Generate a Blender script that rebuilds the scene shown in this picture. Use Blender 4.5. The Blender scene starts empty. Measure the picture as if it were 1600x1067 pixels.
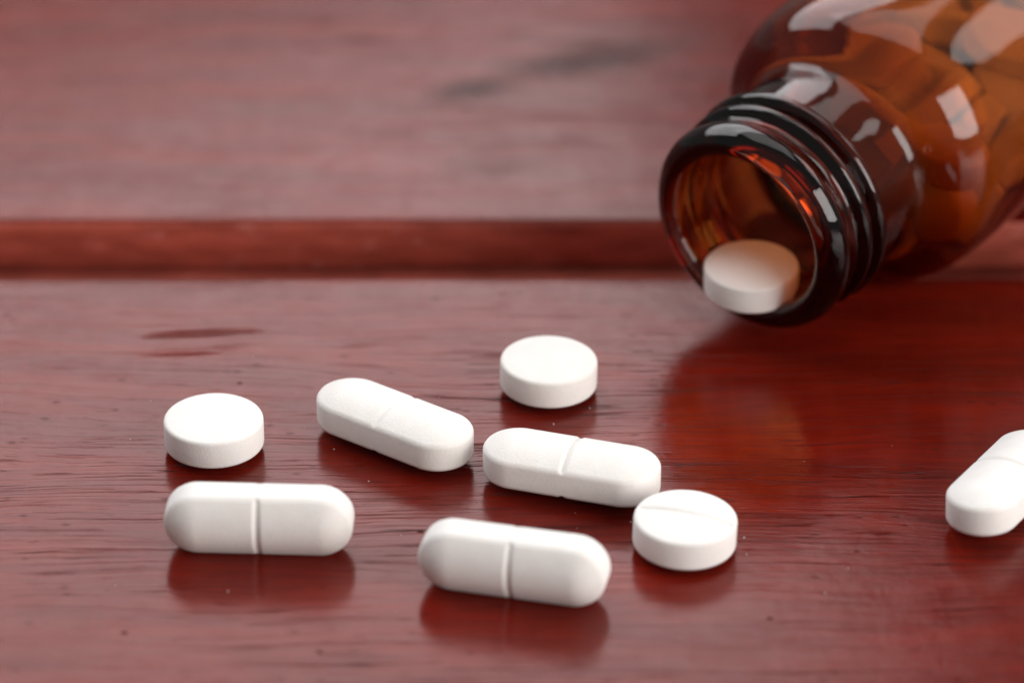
import bpy, bmesh, math, random
import numpy as np
from mathutils import Vector, Matrix, Quaternion

# one Blender unit is one centimetre
scene = bpy.context.scene
scene.unit_settings.system = 'METRIC'
scene.unit_settings.scale_length = 0.01
COL = scene.collection
R = math.radians

# ------------------------------------------------------------------ camera
EL, DIST = R(30.1), 40.5
cam_data = bpy.data.cameras.new('camera')
cam = bpy.data.objects.new('camera', cam_data)
COL.objects.link(cam)
cam.location = (0.0, -math.cos(EL) * DIST, math.sin(EL) * DIST)
cam.rotation_euler = (R(90) - EL, 0, 0)
cam_data.sensor_width = 36.0
cam_data.lens = 135.0
cam_data.clip_start = 1.0
cam_data.clip_end = 500.0
cam_data.dof.use_dof = True
cam_data.dof.focus_distance = 38.2
cam_data.dof.aperture_fstop = 0.145
cam_data.dof.aperture_blades = 9
scene.camera = cam

# ------------------------------------------------------------------ render
scene.render.engine = 'CYCLES'
scene.view_settings.view_transform = 'Standard'
scene.view_settings.look = 'None'
scene.view_settings.exposure = 0.0
scene.view_settings.gamma = 1.0
cy = scene.cycles
cy.use_denoising = True
cy.max_bounces = 24
cy.transmission_bounces = 20
cy.glossy_bounces = 8
cy.diffuse_bounces = 5
cy.caustics_reflective = True
cy.caustics_refractive = True
cy.blur_glossy = 0.3
cy.sample_clamp_indirect = 6.0

# ------------------------------------------------------------------ room light
world = bpy.data.worlds.new('World')
scene.world = world
world.use_nodes = True
bg = world.node_tree.nodes['Background']
bg.inputs['Color'].default_value = (1.0, 0.97, 0.94, 1)
bg.inputs['Strength'].default_value = 0.19


def area(name, az, el, dist, w, h, radiance, color, target=(0, 0, 0.5)):
    """A rectangular window / softbox seen from the table under azimuth az (from +x) and elevation el."""
    l = bpy.data.lights.new(name, 'AREA')
    l.shape = 'RECTANGLE'
    l.size, l.size_y = w, h
    l.energy = radiance * math.pi * w * h
    l.color = color
    o = bpy.data.objects.new(name, l)
    COL.objects.link(o)
    t = Vector(target)
    d = Vector((math.cos(R(az)) * math.cos(R(el)), math.sin(R(az)) * math.cos(R(el)), math.sin(R(el))))
    o.location = t + d * dist
    o.rotation_euler = (-d).to_track_quat('-Z', 'Y').to_euler()
    return o


area('window_light_behind', 124, 42, 60, 82, 37, 3.5, (1.0, 0.98, 1.0))
area('window_light_right', 27, 35, 90, 44, 30, 2.6, (1.0, 0.97, 0.95))
area('softbox_overhead', 90, 74, 80, 84, 56, 1.45, (1.0, 0.98, 0.96))
area('room_light_front', -35, 22, 90, 80, 50, 6.6, (1.0, 0.95, 0.91))


# ------------------------------------------------------------------ helpers
def mesh_obj(name, verts, faces, mat, parent=None, smooth=True):
    me = bpy.data.meshes.new(name)
    me.from_pydata([tuple(v) for v in verts], [], faces)
    me.validate()
    bm = bmesh.new()
    bm.from_mesh(me)
    bmesh.ops.recalc_face_normals(bm, faces=bm.faces)
    bm.to_mesh(me)
    bm.free()
    if smooth:
        for p in me.polygons:
            p.use_smooth = True
    me.materials.append(mat)
    o = bpy.data.objects.new(name, me)
    COL.objects.link(o)
    if parent:
        o.parent = parent
    return o


def tag(o, label, cat, group=None):
    o['label'] = label
    o['category'] = cat
    if group:
        o['group'] = group


class NT:
    def __init__(self, name):
        self.m = bpy.data.materials.new(name)
        self.m.use_nodes = True
        self.t = self.m.node_tree
        self.t.nodes.clear()
        self.out = self.t.nodes.new('ShaderNodeOutputMaterial')

    def n(self, kind, **kw):
        nd = self.t.nodes.new(kind)
        for k, v in kw.items():
            setattr(nd, k, v)
        return nd

    def l(self, a, b):
        self.t.links.new(a, b)

    def set(self, sock, v):
        if isinstance(v, (int, float, tuple, list)):
            sock.default_value = v
        else:
            self.l(v, sock)

    def math(self, op, a, b=0.0, c=0.0, clamp=False):
        nd = self.n('ShaderNodeMath', operation=op, use_clamp=clamp)
        for i, v in enumerate((a, b, c)):
            self.set(nd.inputs[i], v)
        return nd.outputs[0]

    def vec(self, x, y, z):
        nd = self.n('ShaderNodeCombineXYZ')
        for i, v in enumerate((x, y, z)):
            self.set(nd.inputs[i], v)
        return nd.outputs[0]

    def noise(self, vec, scale, detail=3.0, rough=0.5, dist=0.0):
        nd = self.n('ShaderNodeTexNoise')
        self.set(nd.inputs['Vector'], vec)
        nd.inputs['Scale'].default_value = scale
        nd.inputs['Detail'].default_value = detail
        nd.inputs['Roughness'].default_value = rough
        nd.inputs['Distortion'].default_value = dist
        return nd.outputs['Fac']

    def ramp(self, v, a, b, lo=0.0, hi=1.0, smooth=True):
        nd = self.n('ShaderNodeMapRange', interpolation_type='SMOOTHSTEP' if smooth else 'LINEAR')
        self.set(nd.inputs['Value'], v)
        for k, x in zip(('From Min', 'From Max', 'To Min', 'To Max'), (a, b, lo, hi)):
            self.set(nd.inputs[k], x)
        return nd.outputs['Result']

    def mix(self, f, a, b, mode='MIX'):
        nd = self.n('ShaderNodeMix', data_type='RGBA', blend_type=mode)
        self.set(nd.inputs[0], f)
        self.set(nd.inputs[6], a)
        self.set(nd.inputs[7], b)
        return nd.outputs[2]


# ------------------------------------------------------------------ materials
def wood_material():
    g = NT('varnished_red_wood')
    geo = g.n('ShaderNodeNewGeometry')
    sep = g.n('ShaderNodeSeparateXYZ')
    g.l(geo.outputs['Position'], sep.inputs[0])
    X, Y, Z = sep.outputs
    info = g.n('ShaderNodeObjectInfo')
    rnd = g.math('MULTIPLY', info.outputs['Random'], 37.0)
    # slow wander of the grain lines, plus a little kink
    w1 = g.noise(g.vec(g.math('MULTIPLY', X, 0.16), g.math('MULTIPLY', Y, 0.45), rnd), 1.0, 2.0)
    w2 = g.noise(g.vec(g.math('MULTIPLY', X, 1.7), g.math('MULTIPLY', Y, 3.0), rnd), 1.0, 3.0, 0.6)
    yy = g.math('ADD', Y, g.math('ADD', g.math('MULTIPLY', w1, 0.9), g.math('MULTIPLY', w2, 0.06)))
    # open grain: long thin cracks in the varnish, drawn where a stretched noise crosses its mean
    gv = g.vec(g.math('MULTIPLY', X, 0.10), g.math('MULTIPLY', yy, 5.6), rnd)
    gn = g.noise(gv, 1.0, 2.0, 0.45)
    gw = g.noise(g.vec(g.math('MULTIPLY', X, 0.9), g.math('MULTIPLY', yy, 5.0), g.math('ADD', rnd, 5.0)), 1.0, 2.0)
    patch = g.ramp(g.noise(g.vec(g.math('MULTIPLY', X, 0.14), g.math('MULTIPLY', Y, 0.42), g.math('ADD', rnd, 3.0)), 1.0, 2.0), 0.38, 0.62)
    # the grain stands most open along the middle of the front board
    mid = g.math('MULTIPLY', g.ramp(Y, -5.0, -3.4), g.math('MULTIPLY', g.ramp(Y, -1.2, -2.6), g.ramp(X, -4.2, -0.8, 0.35, 1.0)))
    patch = g.math('MAXIMUM', g.math('MULTIPLY', patch, 0.55), mid)
    lw = g.math('MULTIPLY', g.ramp(gw, 0.38, 0.68, 0.002, 0.020), g.ramp(patch, 0.0, 1.0, 0.35, 1.0))
    crack = g.ramp(g.math('ABSOLUTE', g.math('SUBTRACT', gn, 0.5)), lw, 0.0)
    gn2 = g.noise(g.vec(g.math('MULTIPLY', X, 0.22), g.math('MULTIPLY', yy, 15.0), g.math('ADD', rnd, 7.0)), 1.0, 2.0, 0.5)
    crack = g.math('MAXIMUM', crack, g.math('MULTIPLY', g.ramp(g.math('ABSOLUTE', g.math('SUBTRACT', gn2, 0.5)), g.math('MULTIPLY', lw, 1.5), 0.0), 0.75))
    crack = g.math('MULTIPLY', crack, g.ramp(patch, 0.0, 0.6, 0.25, 1.0))
    # short dull dashes in the varnish
    dash = g.ramp(g.noise(g.vec(g.math('MULTIPLY', X, 4.5), g.math('MULTIPLY', yy, 20.0), rnd), 1.0, 2.0, 0.6), 0.56, 0.72)
    # fine fibre
    fv = g.vec(g.math('MULTIPLY', X, 1.3), g.math('MULTIPLY', yy, 34.0), rnd)
    fib = g.noise(fv, 1.0, 3.0, 0.6)
    broad = g.noise(g.vec(g.math('MULTIPLY', X, 0.35), g.math('MULTIPLY', yy, 2.2), rnd), 1.0, 4.0, 0.6)
    # cross figure and mottling of the varnish
    mott = g.noise(g.vec(g.math('MULTIPLY', X, 2.6), g.math('MULTIPLY', Y, 2.0), rnd), 1.0, 4.0, 0.65)
    cross = g.noise(g.vec(g.math('MULTIPLY', X, 9.0), g.math('MULTIPLY', Y, 1.6), g.math('ADD', rnd, 9.0)), 1.0, 3.0, 0.6)
    # small pits
    vor = g.n('ShaderNodeTexVoronoi', feature='F1')
    g.set(vor.inputs['Vector'], g.vec(g.math('MULTIPLY', X, 1.15), g.math('MULTIPLY', Y, 1.9), rnd))
    vor.inputs['Scale'].default_value = 1.0
    csep = g.n('ShaderNodeSeparateColor')
    g.l(vor.outputs['Color'], csep.inputs[0])
    pit = g.math('MULTIPLY', g.ramp(vor.outputs['Distance'], 0.055, 0.02), g.math('GREATER_THAN', csep.outputs[0], 0.72))
    vor2 = g.n('ShaderNodeTexVoronoi', feature='F1')
    g.set(vor2.inputs['Vector'], g.vec(g.math('MULTIPLY', X, 3.1), g.math('MULTIPLY', Y, 6.5), rnd))
    vor2.inputs['Scale'].default_value = 1.0
    csep2 = g.n('ShaderNodeSeparateColor')
    g.l(vor2.outputs['Color'], csep2.inputs[0])
    pit2 = g.math('MULTIPLY', g.ramp(vor2.outputs['Distance'], 0.20, 0.08), g.math('GREATER_THAN', csep2.outputs[1], 0.72))

    def blot(x0, y0, a, b, rot, soft, wob=0.35, sc=1.0):
        """an uneven oval mark at a fixed place on the wood"""
        dx, dy = g.math('SUBTRACT', X, x0), g.math('SUBTRACT', Y, y0)
        c, s = math.cos(R(rot)), math.sin(R(rot))
        u = g.math('ADD', g.math('MULTIPLY', dx, c / a), g.math('MULTIPLY', dy, s / a))
        v = g.math('ADD', g.math('MULTIPLY', dx, -s / b), g.math('MULTIPLY', dy, c / b))
        d = g.math('SQRT', g.math('ADD', g.math('MULTIPLY', u, u), g.math('MULTIPLY', v, v)))
        nz = g.noise(g.vec(g.math('MULTIPLY', X, sc), g.math('MULTIPLY', Y, sc * 1.6), x0), 1.0, 3.0)
        d = g.math('ADD', d, g.math('MULTIPLY', g.math('SUBTRACT', nz, 0.5), wob * 2))
        return g.ramp(d, 1.0, 1.0 - soft)

    dent = g.math('MAXIMUM', blot(-3.35, 0.17, 0.75, 0.085, 6, 0.9, 0.3, 2.0), g.math('MULTIPLY', blot(-3.5, -0.24, 0.55, 0.085, 3, 0.9, 0.4, 2.0), 0.42))
    dent2 = blot(-3.25, -0.03, 0.8, 0.26, 6, 0.8, 0.3, 2.0)
    stain = g.math('MAXIMUM', blot(0.95, 6.95, 1.75, 0.62, 22, 0.85, 0.35, 1.2), blot(-0.45, 6.2, 0.85, 0.42, 22, 0.9, 0.4, 1.2))
    stain = g.math('MAXIMUM', stain, g.math('MULTIPLY', blot(-0.25, 4.2, 1.0, 0.5, 0, 0.9, 0.5, 1.5), 0.35))

    col = g.mix(g.ramp(broad, 0.3, 0.7), (0.105, 0.0048, 0.0018, 1), (0.175, 0.0082, 0.0028, 1))
    col = g.mix(g.ramp(fib, 0.3, 0.7, 0.0, 0.55), col, (0.075, 0.006, 0.003, 1))
    col = g.mix(g.ramp(cross, 0.5, 0.8, 0.0, 0.18), col, (0.21, 0.020, 0.006, 1))
    col = g.mix(g.math('MULTIPLY', crack, 0.85), col, (0.018, 0.004, 0.003, 1))
    col = g.mix(g.math('MULTIPLY', pit, 0.85), col, (0.012, 0.004, 0.003, 1))
    col = g.mix(g.math('MULTIPLY', pit2, 0.5), col, (0.03, 0.005, 0.003, 1))
    col = g.mix(g.math('MULTIPLY', stain, 0.75), col, (0.030, 0.014, 0.012, 1))

    h = g.math('MULTIPLY', crack, -0.0026)
    h = g.math('ADD', h, g.math('MULTIPLY', fib, 0.0019))
    h = g.math('ADD', h, g.math('MULTIPLY', mott, 0.0035))
    h = g.math('ADD', h, g.math('MULTIPLY', cross, 0.0004))
    h = g.math('ADD', h, g.math('MULTIPLY', pit, -0.003))
    h = g.math('ADD', h, g.math('MULTIPLY', pit2, -0.001))
    h = g.math('ADD', h, g.math('MULTIPLY', dent, -0.035))
    h = g.math('ADD', h, g.math('MULTIPLY', dent2, -0.012))
    bump = g.n('ShaderNodeBump')
    bump.inputs['Strength'].default_value = 1.0
    bump.inputs['Distance'].default_value = 1.0
    g.l(h, bump.inputs['Height'])

    p = g.n('ShaderNodeBsdfPrincipled')
    g.l(col, p.inputs['Base Color'])
    rough = g.math('ADD', g.ramp(mott, 0.3, 0.7, 0.13, 0.21), g.math('MULTIPLY', stain, 0.12))
    g.l(rough, p.inputs['Roughness'])
    p.inputs['IOR'].default_value = 1.37
    p.inputs['Specular Tint'].default_value = (1.0, 0.58, 0.54, 1)
    worn = g.math('MAXIMUM', g.math('MULTIPLY', crack, 0.85), g.math('MAXIMUM', g.math('MULTIPLY', pit, 0.9), g.math('MULTIPLY', pit2, 0.5)))
    worn = g.math('MAXIMUM', worn, g.math('MULTIPLY', dash, 0.36))
    worn = g.math('MAXIMUM', worn, g.math('MULTIPLY', stain, 0.45))
    g.l(g.math('SUBTRACT', 0.5, g.math('MULTIPLY', worn, 0.5)), p.inputs['Specular IOR Level'])
    g.l(bump.outputs[0], p.inputs['Normal'])
    g.l(p.outputs[0], g.out.inputs['Surface'])
    return g.m


def pill_material():
    g = NT('white_pressed_powder')
    tc = g.n('ShaderNodeTexCoord')
    nz = g.noise(tc.outputs['Object'], 38.0, 4.0, 0.65)
    nz2 = g.noise(tc.outputs['Object'], 6.0, 3.0, 0.5)
    p = g.n('ShaderNodeBsdfPrincipled')
    info = g.n('ShaderNodeObjectInfo')
    tone = g.mix(info.outputs['Random'], (1.0, 1.0, 1.0, 1), (0.965, 0.955, 0.94, 1))
    fleck = g.ramp(g.noise(tc.outputs['Object'], 24.0, 2.0, 0.6), 0.70, 0.80, 0.0, 0.10)
    base = g.mix(g.ramp(nz2, 0.3, 0.7), (0.87, 0.855, 0.835, 1), (0.90, 0.89, 0.875, 1))
    base = g.mix(1.0, base, tone, 'MULTIPLY')
    g.l(g.mix(fleck, base, (0.45, 0.42, 0.38, 1)), p.inputs['Base Color'])
    p.inputs['Roughness'].default_value = 0.6
    p.inputs['IOR'].default_value = 1.38
    p.inputs['Subsurface Weight'].default_value = 0.25
    p.inputs['Subsurface Radius'].default_value = (1.0, 0.8, 0.65)
    p.inputs['Subsurface Scale'].default_value = 0.05
    b = g.n('ShaderNodeBump')
    b.inputs['Strength'].default_value = 0.5
    b.inputs['Distance'].default_value = 0.009
    g.l(nz, b.inputs['Height'])
    g.l(b.outputs[0], p.inputs['Normal'])
    g.l(p.outputs[0], g.out.inputs['Surface'])
    return g.m


def glass_material():
    g = NT('amber_glass')
    s = g.n('ShaderNodeBsdfGlass')
    s.inputs['Color'].default_value = (1, 1, 1, 1)
    s.inputs['Roughness'].default_value = 0.0
    s.inputs['IOR'].default_value = 1.5
    tc = g.n('ShaderNodeTexCoord')
    nz = g.noise(tc.outputs['Object'], 1.3, 2.0)
    b = g.n('ShaderNodeBump')
    b.inputs['Strength'].default_value = 1.0
    b.inputs['Distance'].default_value = 0.003
    g.l(nz, b.inputs['Height'])
    g.l(b.outputs[0], s.inputs['Normal'])
    v = g.n('ShaderNodeVolumeAbsorption')
    dens = 14.2
    v.inputs['Density'].default_value = dens
    v.inputs['Color'].default_value = (1 - 3.0 / dens, 1 - 7.7 / dens, 1 - 14.1 / dens, 1)
    g.l(s.outputs[0], g.out.inputs['Surface'])
    g.l(v.outputs[0], g.out.inputs['Volume'])
    return g.m



def edge_material():
    """sawn board edges: thinly stained, dusty, without the thick varnish"""
    g = NT('sawn_board_edge')
    geo = g.n('ShaderNodeNewGeometry')
    sep = g.n('ShaderNodeSeparateXYZ')
    g.l(geo.outputs['Position'], sep.inputs[0])
    X, Y, Z = sep.outputs
    n1 = g.noise(g.vec(g.math('MULTIPLY', X, 1.2), Y, g.math('MULTIPLY', Z, 5.0)), 1.0, 4.0, 0.6)
    n2 = g.noise(g.vec(g.math('MULTIPLY', X, 4.0), g.math('MULTIPLY', Y, 3.0), g.math('MULTIPLY', Z, 9.0)), 1.0, 3.0, 0.6)
    col = g.mix(g.ramp(n1, 0.3, 0.7), (0.26, 0.046, 0.027, 1), (0.41, 0.084, 0.054, 1))
    col = g.mix(g.ramp(n2, 0.58, 0.75, 0.0, 0.6), col, (0.46, 0.16, 0.13, 1))
    p = g.n('ShaderNodeBsdfPrincipled')
    g.l(col, p.inputs['Base Color'])
    p.inputs['Roughness'].default_value = 0.55
    b = g.n('ShaderNodeBump')
    b.inputs['Distance'].default_value = 0.01
    g.l(n2, b.inputs['Height'])
    g.l(b.outputs[0], p.inputs['Normal'])
    g.l(p.outputs[0], g.out.inputs['Surface'])
    return g.m


WOOD, PILL, GLASS, EDGE = wood_material(), pill_material(), glass_material(), edge_material()

# ------------------------------------------------------------------ the table: grooved planks
table = bpy.data.objects.new('table_top', None)
COL.objects.link(table)
table['kind'] = 'structure'


def plank(y0, y1, ztop, tongue_to, x0=-32.0, x1=32.0, th=2.2, rnd=0.09):
    """one plank along x with softened arrises and a low tongue that closes the groove behind it"""
    prof = []
    for k in range(7):                       # front arris
        a = math.pi - k * math.pi / 12
        prof.append((y0 + rnd + rnd * math.cos(a), ztop - rnd + rnd * math.sin(a)))
    ny = 60
    for k in range(1, ny):
        prof.append((y0 + rnd + (y1 - y0 - 2 * rnd) * k / ny, ztop))
    for k in range(7):                       # back arris
        a = math.pi / 2 - k * math.pi / 12
        prof.append((y1 - rnd + rnd * math.cos(a), ztop - rnd + rnd * math.sin(a)))
    if tongue_to > y1:
        prof += [(y1, -0.60), (y1 + 0.05, -0.64), (tongue_to, -0.66), (tongue_to, -0.95), (y1, -0.95)]
    prof += [(y1, ztop - th), (y0, ztop - th)]
    rs = random.Random(int(y0 * 100))
    nx = 160
    verts, faces = [], []
    m = len(prof)
    for i in range(nx + 1):
        x = x0 + (x1 - x0) * i / nx
        wob = 0.012 * math.sin(x * 1.7 + y0) + 0.008 * math.sin(x * 4.1 + 2 * y0) + rs.uniform(-.004, .004)
        for (y, z) in prof:
            e = 1.0 if (abs(y - y0) < 0.1 or abs(y - y1) < 0.1) else 0.0
            verts.append((x, y - y0 + wob * e * 0.6, z - wob * e * 0.4))
    for i in range(nx):
        for j in range(m):
            k = (j + 1) % m
            faces.append((i * m + j, i * m + k, (i + 1) * m + k, (i + 1) * m + j))
    faces.append(tuple(range(m)))
    faces.append(tuple(nx * m + j for j in reversed(range(m))))
    o = mesh_obj('plank', verts, faces, WOOD, table)
    o.location = (0, y0, 0)
    o.data.materials.append(EDGE)
    for p in o.data.polygons:
        p.use_smooth = len(p.vertices) == 4
        if abs(p.normal.y) > 0.75 or abs(p.normal.x) > 0.9 or (p.center.z < -0.5):
            p.material_index = 1
    return o


G0, G1, ZB = 1.41, 2.83, -0.09
plank(-11.5, G0, 0.0, G1)
plank(G1, 15.5, ZB, 17.0)
plank(17.0, 29.8, ZB, 31.2)
plank(-25.8, -12.9, 0.0, -11.5)


# ------------------------------------------------------------------ pills
def smooth01(t):
    t = min(1.0, max(0.0, t))
    return t * t * (3 - 2 * t)


def edge_profile(b0, b1, dh, half):
    """(inset from the rim, height) from the top centre outwards; None marks a dome sample"""
    pts = []
    nd = 26
    for k in range(nd + 1):                 # from centre (inset = half) to near the rim
        t = k / nd
        ins = half * (1 - t) + 0.022 * t
        pts.append((ins, b1 + dh * (1 - (1 - ins / half) ** 2)))
    pts += [(0.010, b1 - 0.004), (0.003, b1 - 0.016), (0.0, b1 - 0.035)]
    return pts


def tablet_mesh(name, Rt, b0, b1, dh, groove=None, bevel=0.0):
    prof = edge_profile(b0, b1, dh, Rt)
    hb = b0
    seg = 144
    verts, faces = [], []
    rings = []

    def top(r, th, z):
        if groove is not None:
            d = abs(r * math.sin(th - groove[0]))
            if d < groove[1] * 2:
                z -= groove[2] * (1 - smooth01(d / groove[1])) * (1 - smooth01((r / Rt - 0.88) / 0.1))
        return z
    full = [(i, z, True) for i, z in prof]
    full += [(0.0, b0 + 0.035, False)] + [(i, b0 - (z - b1), False) for i, z in reversed(prof[:-1])]
    # radii get extra rings so the score line stays crisp
    for (ins, z, up) in full:
        r = Rt - ins
        if r < 1e-6:
            verts.append((0, 0, top(0, 0, z) if up else z))
            rings.append([len(verts) - 1])
            continue
        ring = []
        for k in range(seg):
            th = 2 * math.pi * k / seg
            ring.append(len(verts))
            verts.append((r * math.cos(th), r * math.sin(th), top(r, th, z) if up else z))
        rings.append(ring)
    for a, b in zip(rings[:-1], rings[1:]):
        for k in range(seg):
            k2 = (k + 1) % seg
            if len(a) == 1:
                faces.append((a[0], b[k], b[k2]))
            elif len(b) == 1:
                faces.append((a[k], b[0], a[k2]))
            else:
                faces.append((a[k], b[k], b[k2], a[k2]))
    return verts, faces


def grid_tablet(Rt, b0, b1, dh, groove):
    """scored tablet: the ring mesh is turned so that two spokes rows straddle the groove"""
    return tablet_mesh('tablet', Rt, b0, b1, dh, groove)


def caplet_mesh(L, W, b0, b1, dh, gw=0.045, gd=0.036):
    half = W / 2
    a = L / 2 - half
    prof = edge_profile(b0, b1, dh, half)
    # outline samples as (kind, value): straight sides get dense samples near the score line
    xs = sorted(set([round(v, 4) for v in list(np.linspace(-a, a, 15)) + list(np.linspace(-0.09, 0.09, 19))]))
    nc = 30
    out = []
    for x in xs:
        out.append((x, -1.0, 0.0, -1.0))
    for k in range(1, nc):
        t = -math.pi / 2 + math.pi * k / nc
        out.append((a, None, math.cos(t), math.sin(t)))
    for x in reversed(xs):
        out.append((x, 1.0, 0.0, 1.0))
    for k in range(1, nc):
        t = math.pi / 2 + math.pi * k / nc
        out.append((-a, None, math.cos(t), math.sin(t)))
    n = len(out)

    def top(x, z, ins):
        d = abs(x)
        if d < gw * 2:
            z -= gd * (1 - smooth01(d / gw)) * (1 - smooth01((0.03 - ins) / 0.03))
        return z
    full = [(i, z, 1) for i, z in prof] + [(0.0, b0 + 0.035, 0)] + [(i, b0 - (z - b1), -1) for i, z in reversed(prof[:-1])]
    verts, faces = [], []
    for (ins, z, side) in full:
        r = half - ins
        for (cx, _, nx, ny) in out:
            x, y = cx + r * nx, r * ny
            zz = z
            if side == 1:
                zz = top(x, z, ins)
            elif side == -1:
                zz = b0 + b1 - top(x, b0 + b1 - z, ins)
            verts.append((x, y, zz))
    m = len(full)
    for j in range(m - 1):
        for k in range(n):
            k2 = (k + 1) % n
            faces.append((j * n + k, (j + 1) * n + k, (j + 1) * n + k2, j * n + k2))
    return verts, faces, n, m


def make_tablet(groove=None):
    v, f = tablet_mesh('tablet', 0.5, 0.075, 0.366, 0.062, groove)
    return mesh_obj('tablet', v, f, PILL)


CAP_B0, CAP_B1 = 0.115, 0.39
CAP_MID = (CAP_B0 + CAP_B1) / 2
CAP_L, CAP_W = 1.80, 0.715


def make_caplet(length, width, b0, b1, dh, gd=0.029):
    v, f, n, m = caplet_mesh(length, width, b0, b1, dh, gd=gd)
    o = mesh_obj('caplet', v, f, PILL)
    bm = bmesh.new()                          # weld the medial line, where the rings have collapsed
    bm.from_mesh(o.data)
    bmesh.ops.remove_doubles(bm, verts=bm.verts, dist=1e-5)
    bmesh.ops.recalc_face_normals(bm, faces=bm.faces)
    bm.to_mesh(o.data)
    bm.free()
    for p in o.data.polygons:
        p.use_smooth = True
    return o


tablet_plain = make_tablet()
tablet_scored = make_tablet((R(-17), 0.045, 0.036))
tablet_faint = make_tablet((R(38), 0.02, 0.005))
caplet0 = make_caplet(CAP_L, CAP_W, CAP_B0, CAP_B1, 0.115)
caplet_worn = make_caplet(CAP_L, CAP_W, CAP_B0, CAP_B1, 0.115, 0.014)
used = set()


def place(src, loc, rot, label, cat, group):
    o = src
    if src.name in used:
        o = src.copy()
        COL.objects.link(o)
    used.add(src.name)
    o.location = loc
    if isinstance(rot, Quaternion):
        o.rotation_mode = 'QUATERNION'
        o.rotation_quaternion = rot
    else:
        o.rotation_mode = 'XYZ'
        o.rotation_euler = rot
    tag(o, label, cat, group)
    return o


TG, CG = 'round tablets on the wooden table', 'oblong caplets on the wooden table'
place(tablet_plain, (-2.99, -2.16, 0), (0, 0, 0.4), 'unscored round white tablet lying behind the caplet farthest to the left', 'tablet', TG)
place(tablet_faint, (0.372, -1.0, 0), (0, R(1.2), 0), 'round white tablet with a barely visible score, nearest to the bottle mouth', 'tablet', TG)
place(tablet_scored, (1.657, -3.985, 0), (0, R(1.6), 0), 'round white tablet with a clear score line across its top, touching a flat caplet', 'tablet', TG)

place(caplet0, (0.5866, -2.9045, 0), (0, 0, -0.303), 'white scored caplet lying flat with its right end against a round tablet', 'caplet', CG)
place(caplet_worn, (-1.178, -2.09, 0), (0, 0, -0.626), 'white caplet lying flat and slanting, between two round tablets', 'caplet', CG)
place(caplet0, (4.86, -3.21, 0.01), (R(-4), R(2), R(58)), 'white scored caplet lying alone at the right edge, cut off by the frame', 'caplet', CG)


EDGE_W, EDGE_B0, EDGE_B1, EDGE_DH = 0.65, 0.15, 0.43, 0.15
caplet_fat = make_caplet(1.82, EDGE_W, EDGE_B0, EDGE_B1, EDGE_DH)


def on_edge(x, y, yaw, lean, label):
    """stand a caplet on its band with the domed face to the camera"""
    mid = (EDGE_B0 + EDGE_B1) / 2
    m = Matrix.Translation((x, y, EDGE_W / 2)) @ Matrix.Rotation(yaw, 4, 'Z') @ Matrix.Rotation(R(90) + lean, 4, 'X') @ Matrix.Translation((0, 0, -mid))
    return place(caplet_fat, m.to_translation(), m.to_quaternion(), label, 'caplet', CG)


on_edge(-2.43, -3.95, R(-2.6), R(2), 'white caplet standing on its edge in front of an unscored tablet, score line upright')
on_edge(0.02, -4.71, R(-13.5), R(2), 'white caplet standing tilted on its edge, the one nearest to the camera')

# ------------------------------------------------------------------ the bottle
PHI, TAU = R(51.0), R(6.3)
AX = Vector((math.cos(PHI) * math.cos(TAU), math.sin(PHI) * math.cos(TAU), math.sin(TAU)))
UX = Vector((-math.sin(PHI), math.cos(PHI), 0))
VX = AX.cross(UX)
BC = Vector((2.375, -0.055, 1.69 - 3.5 * math.sin(TAU)))
BM = Matrix(((UX.x, VX.x, AX.x, BC.x), (UX.y, VX.y, AX.y, BC.y), (UX.z, VX.z, AX.z, BC.z), (0, 0, 0, 1)))

# outer profile: (distance from the mouth plane, radius)
OUT = [(0.000, 1.000), (0.012, 1.050), (0.045, 1.105), (0.095, 1.150), (0.15, 1.176), (0.20, 1.186), (0.26, 1.180),
       (0.32, 1.155), (0.36, 1.125), (0.40, 1.105), (0.44, 1.100),
       (0.60, 1.100), (0.80, 1.105), (0.90, 1.115), (0.96, 1.125), (1.20, 1.135), (1.52, 1.145), (1.60, 1.17), (1.645, 1.22),
       (1.685, 1.30), (1.735, 1.40), (1.815, 1.50), (1.935, 1.585), (2.09, 1.64), (2.28, 1.668), (2.50, 1.678), (2.8, 1.68), (3.2, 1.68),
       (4.5, 1.68), (6.0, 1.68), (6.9, 1.68), (7.15, 1.66), (7.30, 1.60), (7.38, 1.48), (7.39, 1.30), (7.32, 1.0), (7.27, 0.5), (7.26, 0.0)]
INN = [(0.000, 0.965), (0.012, 0.932), (0.045, 0.900), (0.12, 0.882), (0.28, 0.905), (0.48, 0.850), (0.65, 0.875), (1.0, 0.860), (1.45, 0.885), (1.64, 0.93), (1.76, 1.02),
       (1.87, 1.18), (2.01, 1.34), (2.18, 1.46), (2.40, 1.52), (2.8, 1.54), (3.3, 1.54), (5.0, 1.54), (6.6, 1.54), (6.85, 1.44),
       (6.97, 1.30), (7.0, 1.1), (7.0, 0.5), (7.0, 0.0)]


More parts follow.
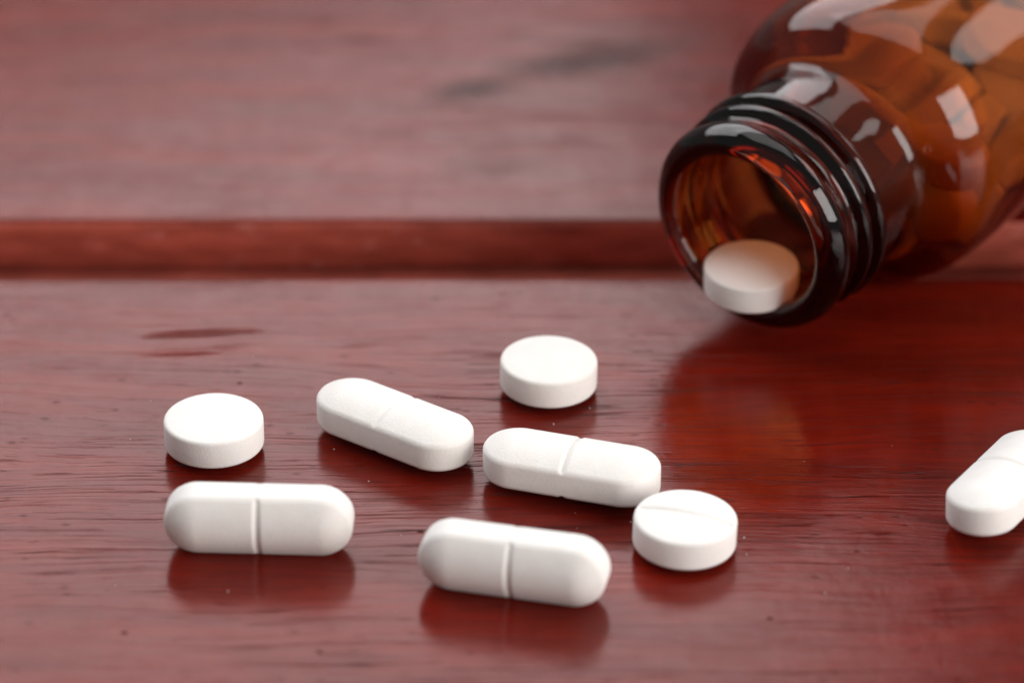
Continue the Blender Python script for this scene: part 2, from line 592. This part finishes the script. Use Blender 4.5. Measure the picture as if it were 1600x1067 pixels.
def resample(prof, n):
    p = np.array(prof)
    d = np.r_[0, np.cumsum(np.linalg.norm(np.diff(p, axis=0), axis=1))]
    # Catmull-Rom through the profile points
    t = np.linspace(0, d[-1], n)
    res = []
    for q in t:
        i = min(max(np.searchsorted(d, q) - 1, 0), len(p) - 2)
        u = (q - d[i]) / (d[i + 1] - d[i])
        p0, p1, p2, p3 = p[max(i - 1, 0)], p[i], p[i + 1], p[min(i + 2, len(p) - 1)]
        h = d[i + 1] - d[i]
        m1 = (p2 - p0) / max(1e-9, (d[i + 1] - d[max(i - 1, 0)])) * h
        m2 = (p3 - p1) / max(1e-9, (d[min(i + 2, len(p) - 1)] - d[i])) * h
        v = (2 * u**3 - 3 * u**2 + 1) * p1 + (u**3 - 2 * u**2 + u) * m1 + (-2 * u**3 + 3 * u**2) * p2 + (u**3 - u**2) * m2
        res.append((float(v[0]), max(0.0, float(v[1]))))
    return res


def thread(s, th):
    """two moulded rings behind the lip: a thread turn that climbs a little and the transfer bead"""
    add = 0.0
    p = ((th / (2 * math.pi)) + 0.35) % 1.0
    for c, amp, wd in ((0.585 + 0.08 * (p - 0.5), 0.105, 0.075), (0.815 + 0.03 * (p - 0.5), 0.125, 0.08)):
        q = abs(s - c) / wd
        if q < 1.6:
            add += amp * math.exp(-q ** 4 * 0.9)
    return add


def make_bottle():
    seg = 220
    o_ = [q for q in resample(OUT, 420)]
    i_ = resample(INN, 220)
    prof = [(s, r, 1) for s, r in reversed(o_)] + [(s, r, 0) for s, r in i_]
    verts, faces, rings = [], [], []
    for (s, r, outer) in prof:
        if r < 1e-5:
            verts.append((0, 0, s))
            rings.append([len(verts) - 1])
            continue
        ring = []
        for k in range(seg):
            th = 2 * math.pi * k / seg
            rr = r + (thread(s, th) if outer and 0.40 < s < 1.2 else 0.0)
            ring.append(len(verts))
            verts.append((rr * math.cos(th), rr * math.sin(th), s))
        rings.append(ring)
    for a, b in zip(rings[:-1], rings[1:]):
        for k in range(seg):
            k2 = (k + 1) % seg
            if len(a) == 1:
                faces.append((a[0], b[k], b[k2]))
            elif len(b) == 1:
                faces.append((a[k], b[0], a[k2]))
            else:
                faces.append((a[k], b[k], b[k2], a[k2]))
    o = mesh_obj('pill_bottle', verts, faces, GLASS)
    o.matrix_world = BM
    return o


bottle = make_bottle()
tag(bottle, 'open amber glass bottle lying on its side, mouth towards the camera', 'bottle')

# the tablet that has slid into the mouth
place(tablet_plain, BM @ Vector((0, 0, 0)) , (0, 0, 0), 'round white tablet resting inside the mouth of the amber bottle', 'tablet', 'pills in the bottle')
mt = [o for o in COL.objects if o.get('label', '').startswith('round white tablet resting inside')][0]
mt.location = (2.52, 0.25, 0.43)
mt.rotation_euler = (R(3), R(-2), 0.3)

# pills heaped in the bottle: (kind, location in bottle space, quaternion)
HEAP = [
    ('c', (-0.023, -1.225, 3.414), (0.567, -0.52, -0.46, -0.443)),
    ('c', (-0.433, -1.16, 6.016), (0.575, -0.391, 0.595, 0.404)),
    ('c', (0.72, -0.993, 3.448), (0.402, 0.629, -0.301, 0.594)),
    ('t', (0.361, -0.671, 3.76), (0.584, -0.706, 0.12, 0.382)),
    ('t', (0.426, -1.17, 4.74), (0.446, 0.254, 0.681, -0.522)),
    ('t', (0.649, -0.607, 6.733), (0.061, -0.131, -0.987, 0.076)),
    ('t', (0.383, -0.889, 5.643), (0.047, -0.936, 0.18, 0.299)),
    ('c', (0.222, -0.896, 2.172), (0.061, -0.091, 0.901, -0.42)),
    ('t', (-0.158, -0.982, 4.648), (0.044, 0.337, -0.56, -0.756)),
    ('c', (-0.373, -0.583, 4.232), (0.318, 0.6, -0.351, 0.645)),
    ('c', (0.685, -0.823, 6.155), (0.728, 0.579, 0.342, 0.132)),
    ('t', (-0.607, -0.234, 4.152), (0.717, 0.605, 0.343, 0.049)),
    ('t', (-0.976, -0.775, 4.859), (0.406, -0.202, -0.673, 0.584)),
    ('t', (-0.706, -0.702, 6.475), (0.206, 0.261, -0.657, 0.676)),
    ('t', (-0.172, -0.314, 6.276), (0.399, -0.095, 0.828, 0.383)),
    ('c', (0.344, -0.605, 2.871), (0.152, -0.01, 0.681, -0.716)),
    ('c', (-0.375, -0.339, 2.123), (0.982, 0.106, 0.095, 0.121)),
    ('t', (-0.71, -0.186, 3.037), (0.653, 0.092, -0.69, 0.299)),
    ('c', (0.695, -0.072, 3.409), (0.256, -0.21, -0.55, -0.767)),
    ('c', (-1.075, -0.291, 6.083), (0.424, 0.577, -0.446, 0.538)),
    ('t', (1.134, -0.506, 5.106), (0.597, -0.582, -0.451, 0.32)),
    ('c', (-0.976, -0.571, 3.039), (0.698, -0.45, 0.547, -0.107)),
    ('c', (1.038, -0.154, 4.317), (0.566, -0.265, -0.774, -0.1)),
    ('c', (0.043, -0.56, 5.266), (0.09, -0.276, -0.309, -0.906)),
    ('c', (0.07, -0.039, 5.742), (0.878, -0.363, -0.193, -0.246)),
    ('t', (-0.806, -0.948, 3.855), (0.578, -0.145, 0.669, 0.444)),
    ('c', (-0.753, 0.199, 4.466), (0.418, -0.065, -0.721, -0.549)),
    ('c', (0.183, 0.076, 4.477), (0.293, 0.233, -0.821, 0.432)),
    ('t', (-0.369, -0.001, 3.02), (0.579, -0.655, 0.294, -0.385)),
    ('t', (0.758, 0.027, 5.443), (0.105, 0.899, -0.266, 0.333)),
    ('c', (0.575, -0.055, 2.551), (0.667, -0.642, 0.356, 0.124)),
    ('c', (0.614, 0.479, 2.565), (0.526, 0.803, -0.02, -0.279)),
    ('c', (-0.52, 0.231, 2.2), (0.038, -0.127, 0.774, -0.619)),
]

SPECIAL = {
    (0.73, 0.69, 2.64): 'leftmost white caplet of the heap inside the amber bottle, high behind the shoulder',
    (-0.57, 0.47, 2.26): 'white caplet in the middle of the heap, seen through the shoulder just right of the neck',
    (-0.43, -0.29, 1.88): 'white caplet at the front of the heap, seen low behind the bottle neck',
    (-0.62, -0.01, 4.48): 'white caplet high in the bottle under the long pale reflection, cut by the frame',
    (-1.19, -0.70, 3.04): 'white caplet low in the bottle at the right frame edge, nearest to the table',
    (-0.56, -0.12, 3.03): 'leftmost of three round tablets close together inside the bottle near the right frame edge',
    (-0.52, -0.07, 3.03): 'lowest of three round tablets close together inside the bottle near the right frame edge',
    (-0.73, -0.05, 4.14): 'rightmost of three round tablets close together inside the bottle near the right frame edge',
}
for kind, loc, q in HEAP:
    known = [t for k, t in SPECIAL.items() if max(abs(a - b) for a, b in zip(k, loc)) < 0.011]
    src, mid = (tablet_plain, (0.075 + 0.366) / 2) if kind == 't' else (caplet0, CAP_MID)
    m = BM @ Matrix.Translation(loc) @ Quaternion(q).to_matrix().to_4x4() @ Matrix.Translation((0, 0, -mid))
    if kind == 't':
        place(src, m.to_translation(), m.to_quaternion(), known[0] if known else 'round white tablet half buried in the heap inside the bottle, seen through amber glass', 'tablet', 'tablets heaped in the bottle')
    else:
        place(src, m.to_translation(), m.to_quaternion(), known[0] if known else 'oblong white caplet half buried in the heap inside the bottle, seen through amber glass', 'caplet', 'caplets heaped in the bottle')


# ------------------------------------------------------------------ fine pill powder on the varnish
def powder():
    rs = random.Random(8)
    verts, faces = [], []
    spots = [(-2.99, -2.16), (0.37, -1.0), (1.66, -3.98), (0.59, -2.9), (-1.18, -2.09), (-2.4, -3.95), (0.02, -4.71), (4.6, -3.2)]
    octa = [(1, 0, 0), (-1, 0, 0), (0, 1, 0), (0, -1, 0), (0, 0, 1), (0, 0, -1)]
    tri = [(0, 2, 4), (2, 1, 4), (1, 3, 4), (3, 0, 4), (2, 0, 5), (1, 2, 5), (3, 1, 5), (0, 3, 5)]
    for k in range(64):
        cx, cy_ = spots[k % len(spots)]
        a, d = rs.uniform(0, 6.28), rs.uniform(0.45, 1.9)
        r = rs.choice((0.003, 0.004, 0.005, 0.006, 0.009))
        b = len(verts)
        x, y = cx + d * math.cos(a), cy_ + d * math.sin(a)
        if y > 1.2:
            continue
        for v in octa:
            verts.append((x + v[0] * r * rs.uniform(.6, 1.3), y + v[1] * r * rs.uniform(.6, 1.3), r * 0.7 + v[2] * r * rs.uniform(.5, .9)))
        faces += [tuple(b + i for i in t) for t in tri]
    o = mesh_obj('pill_powder', verts, faces, PILL)
    o['kind'] = 'stuff'
    o['label'] = 'scattered specks of white pill powder on the red wood'


powder()
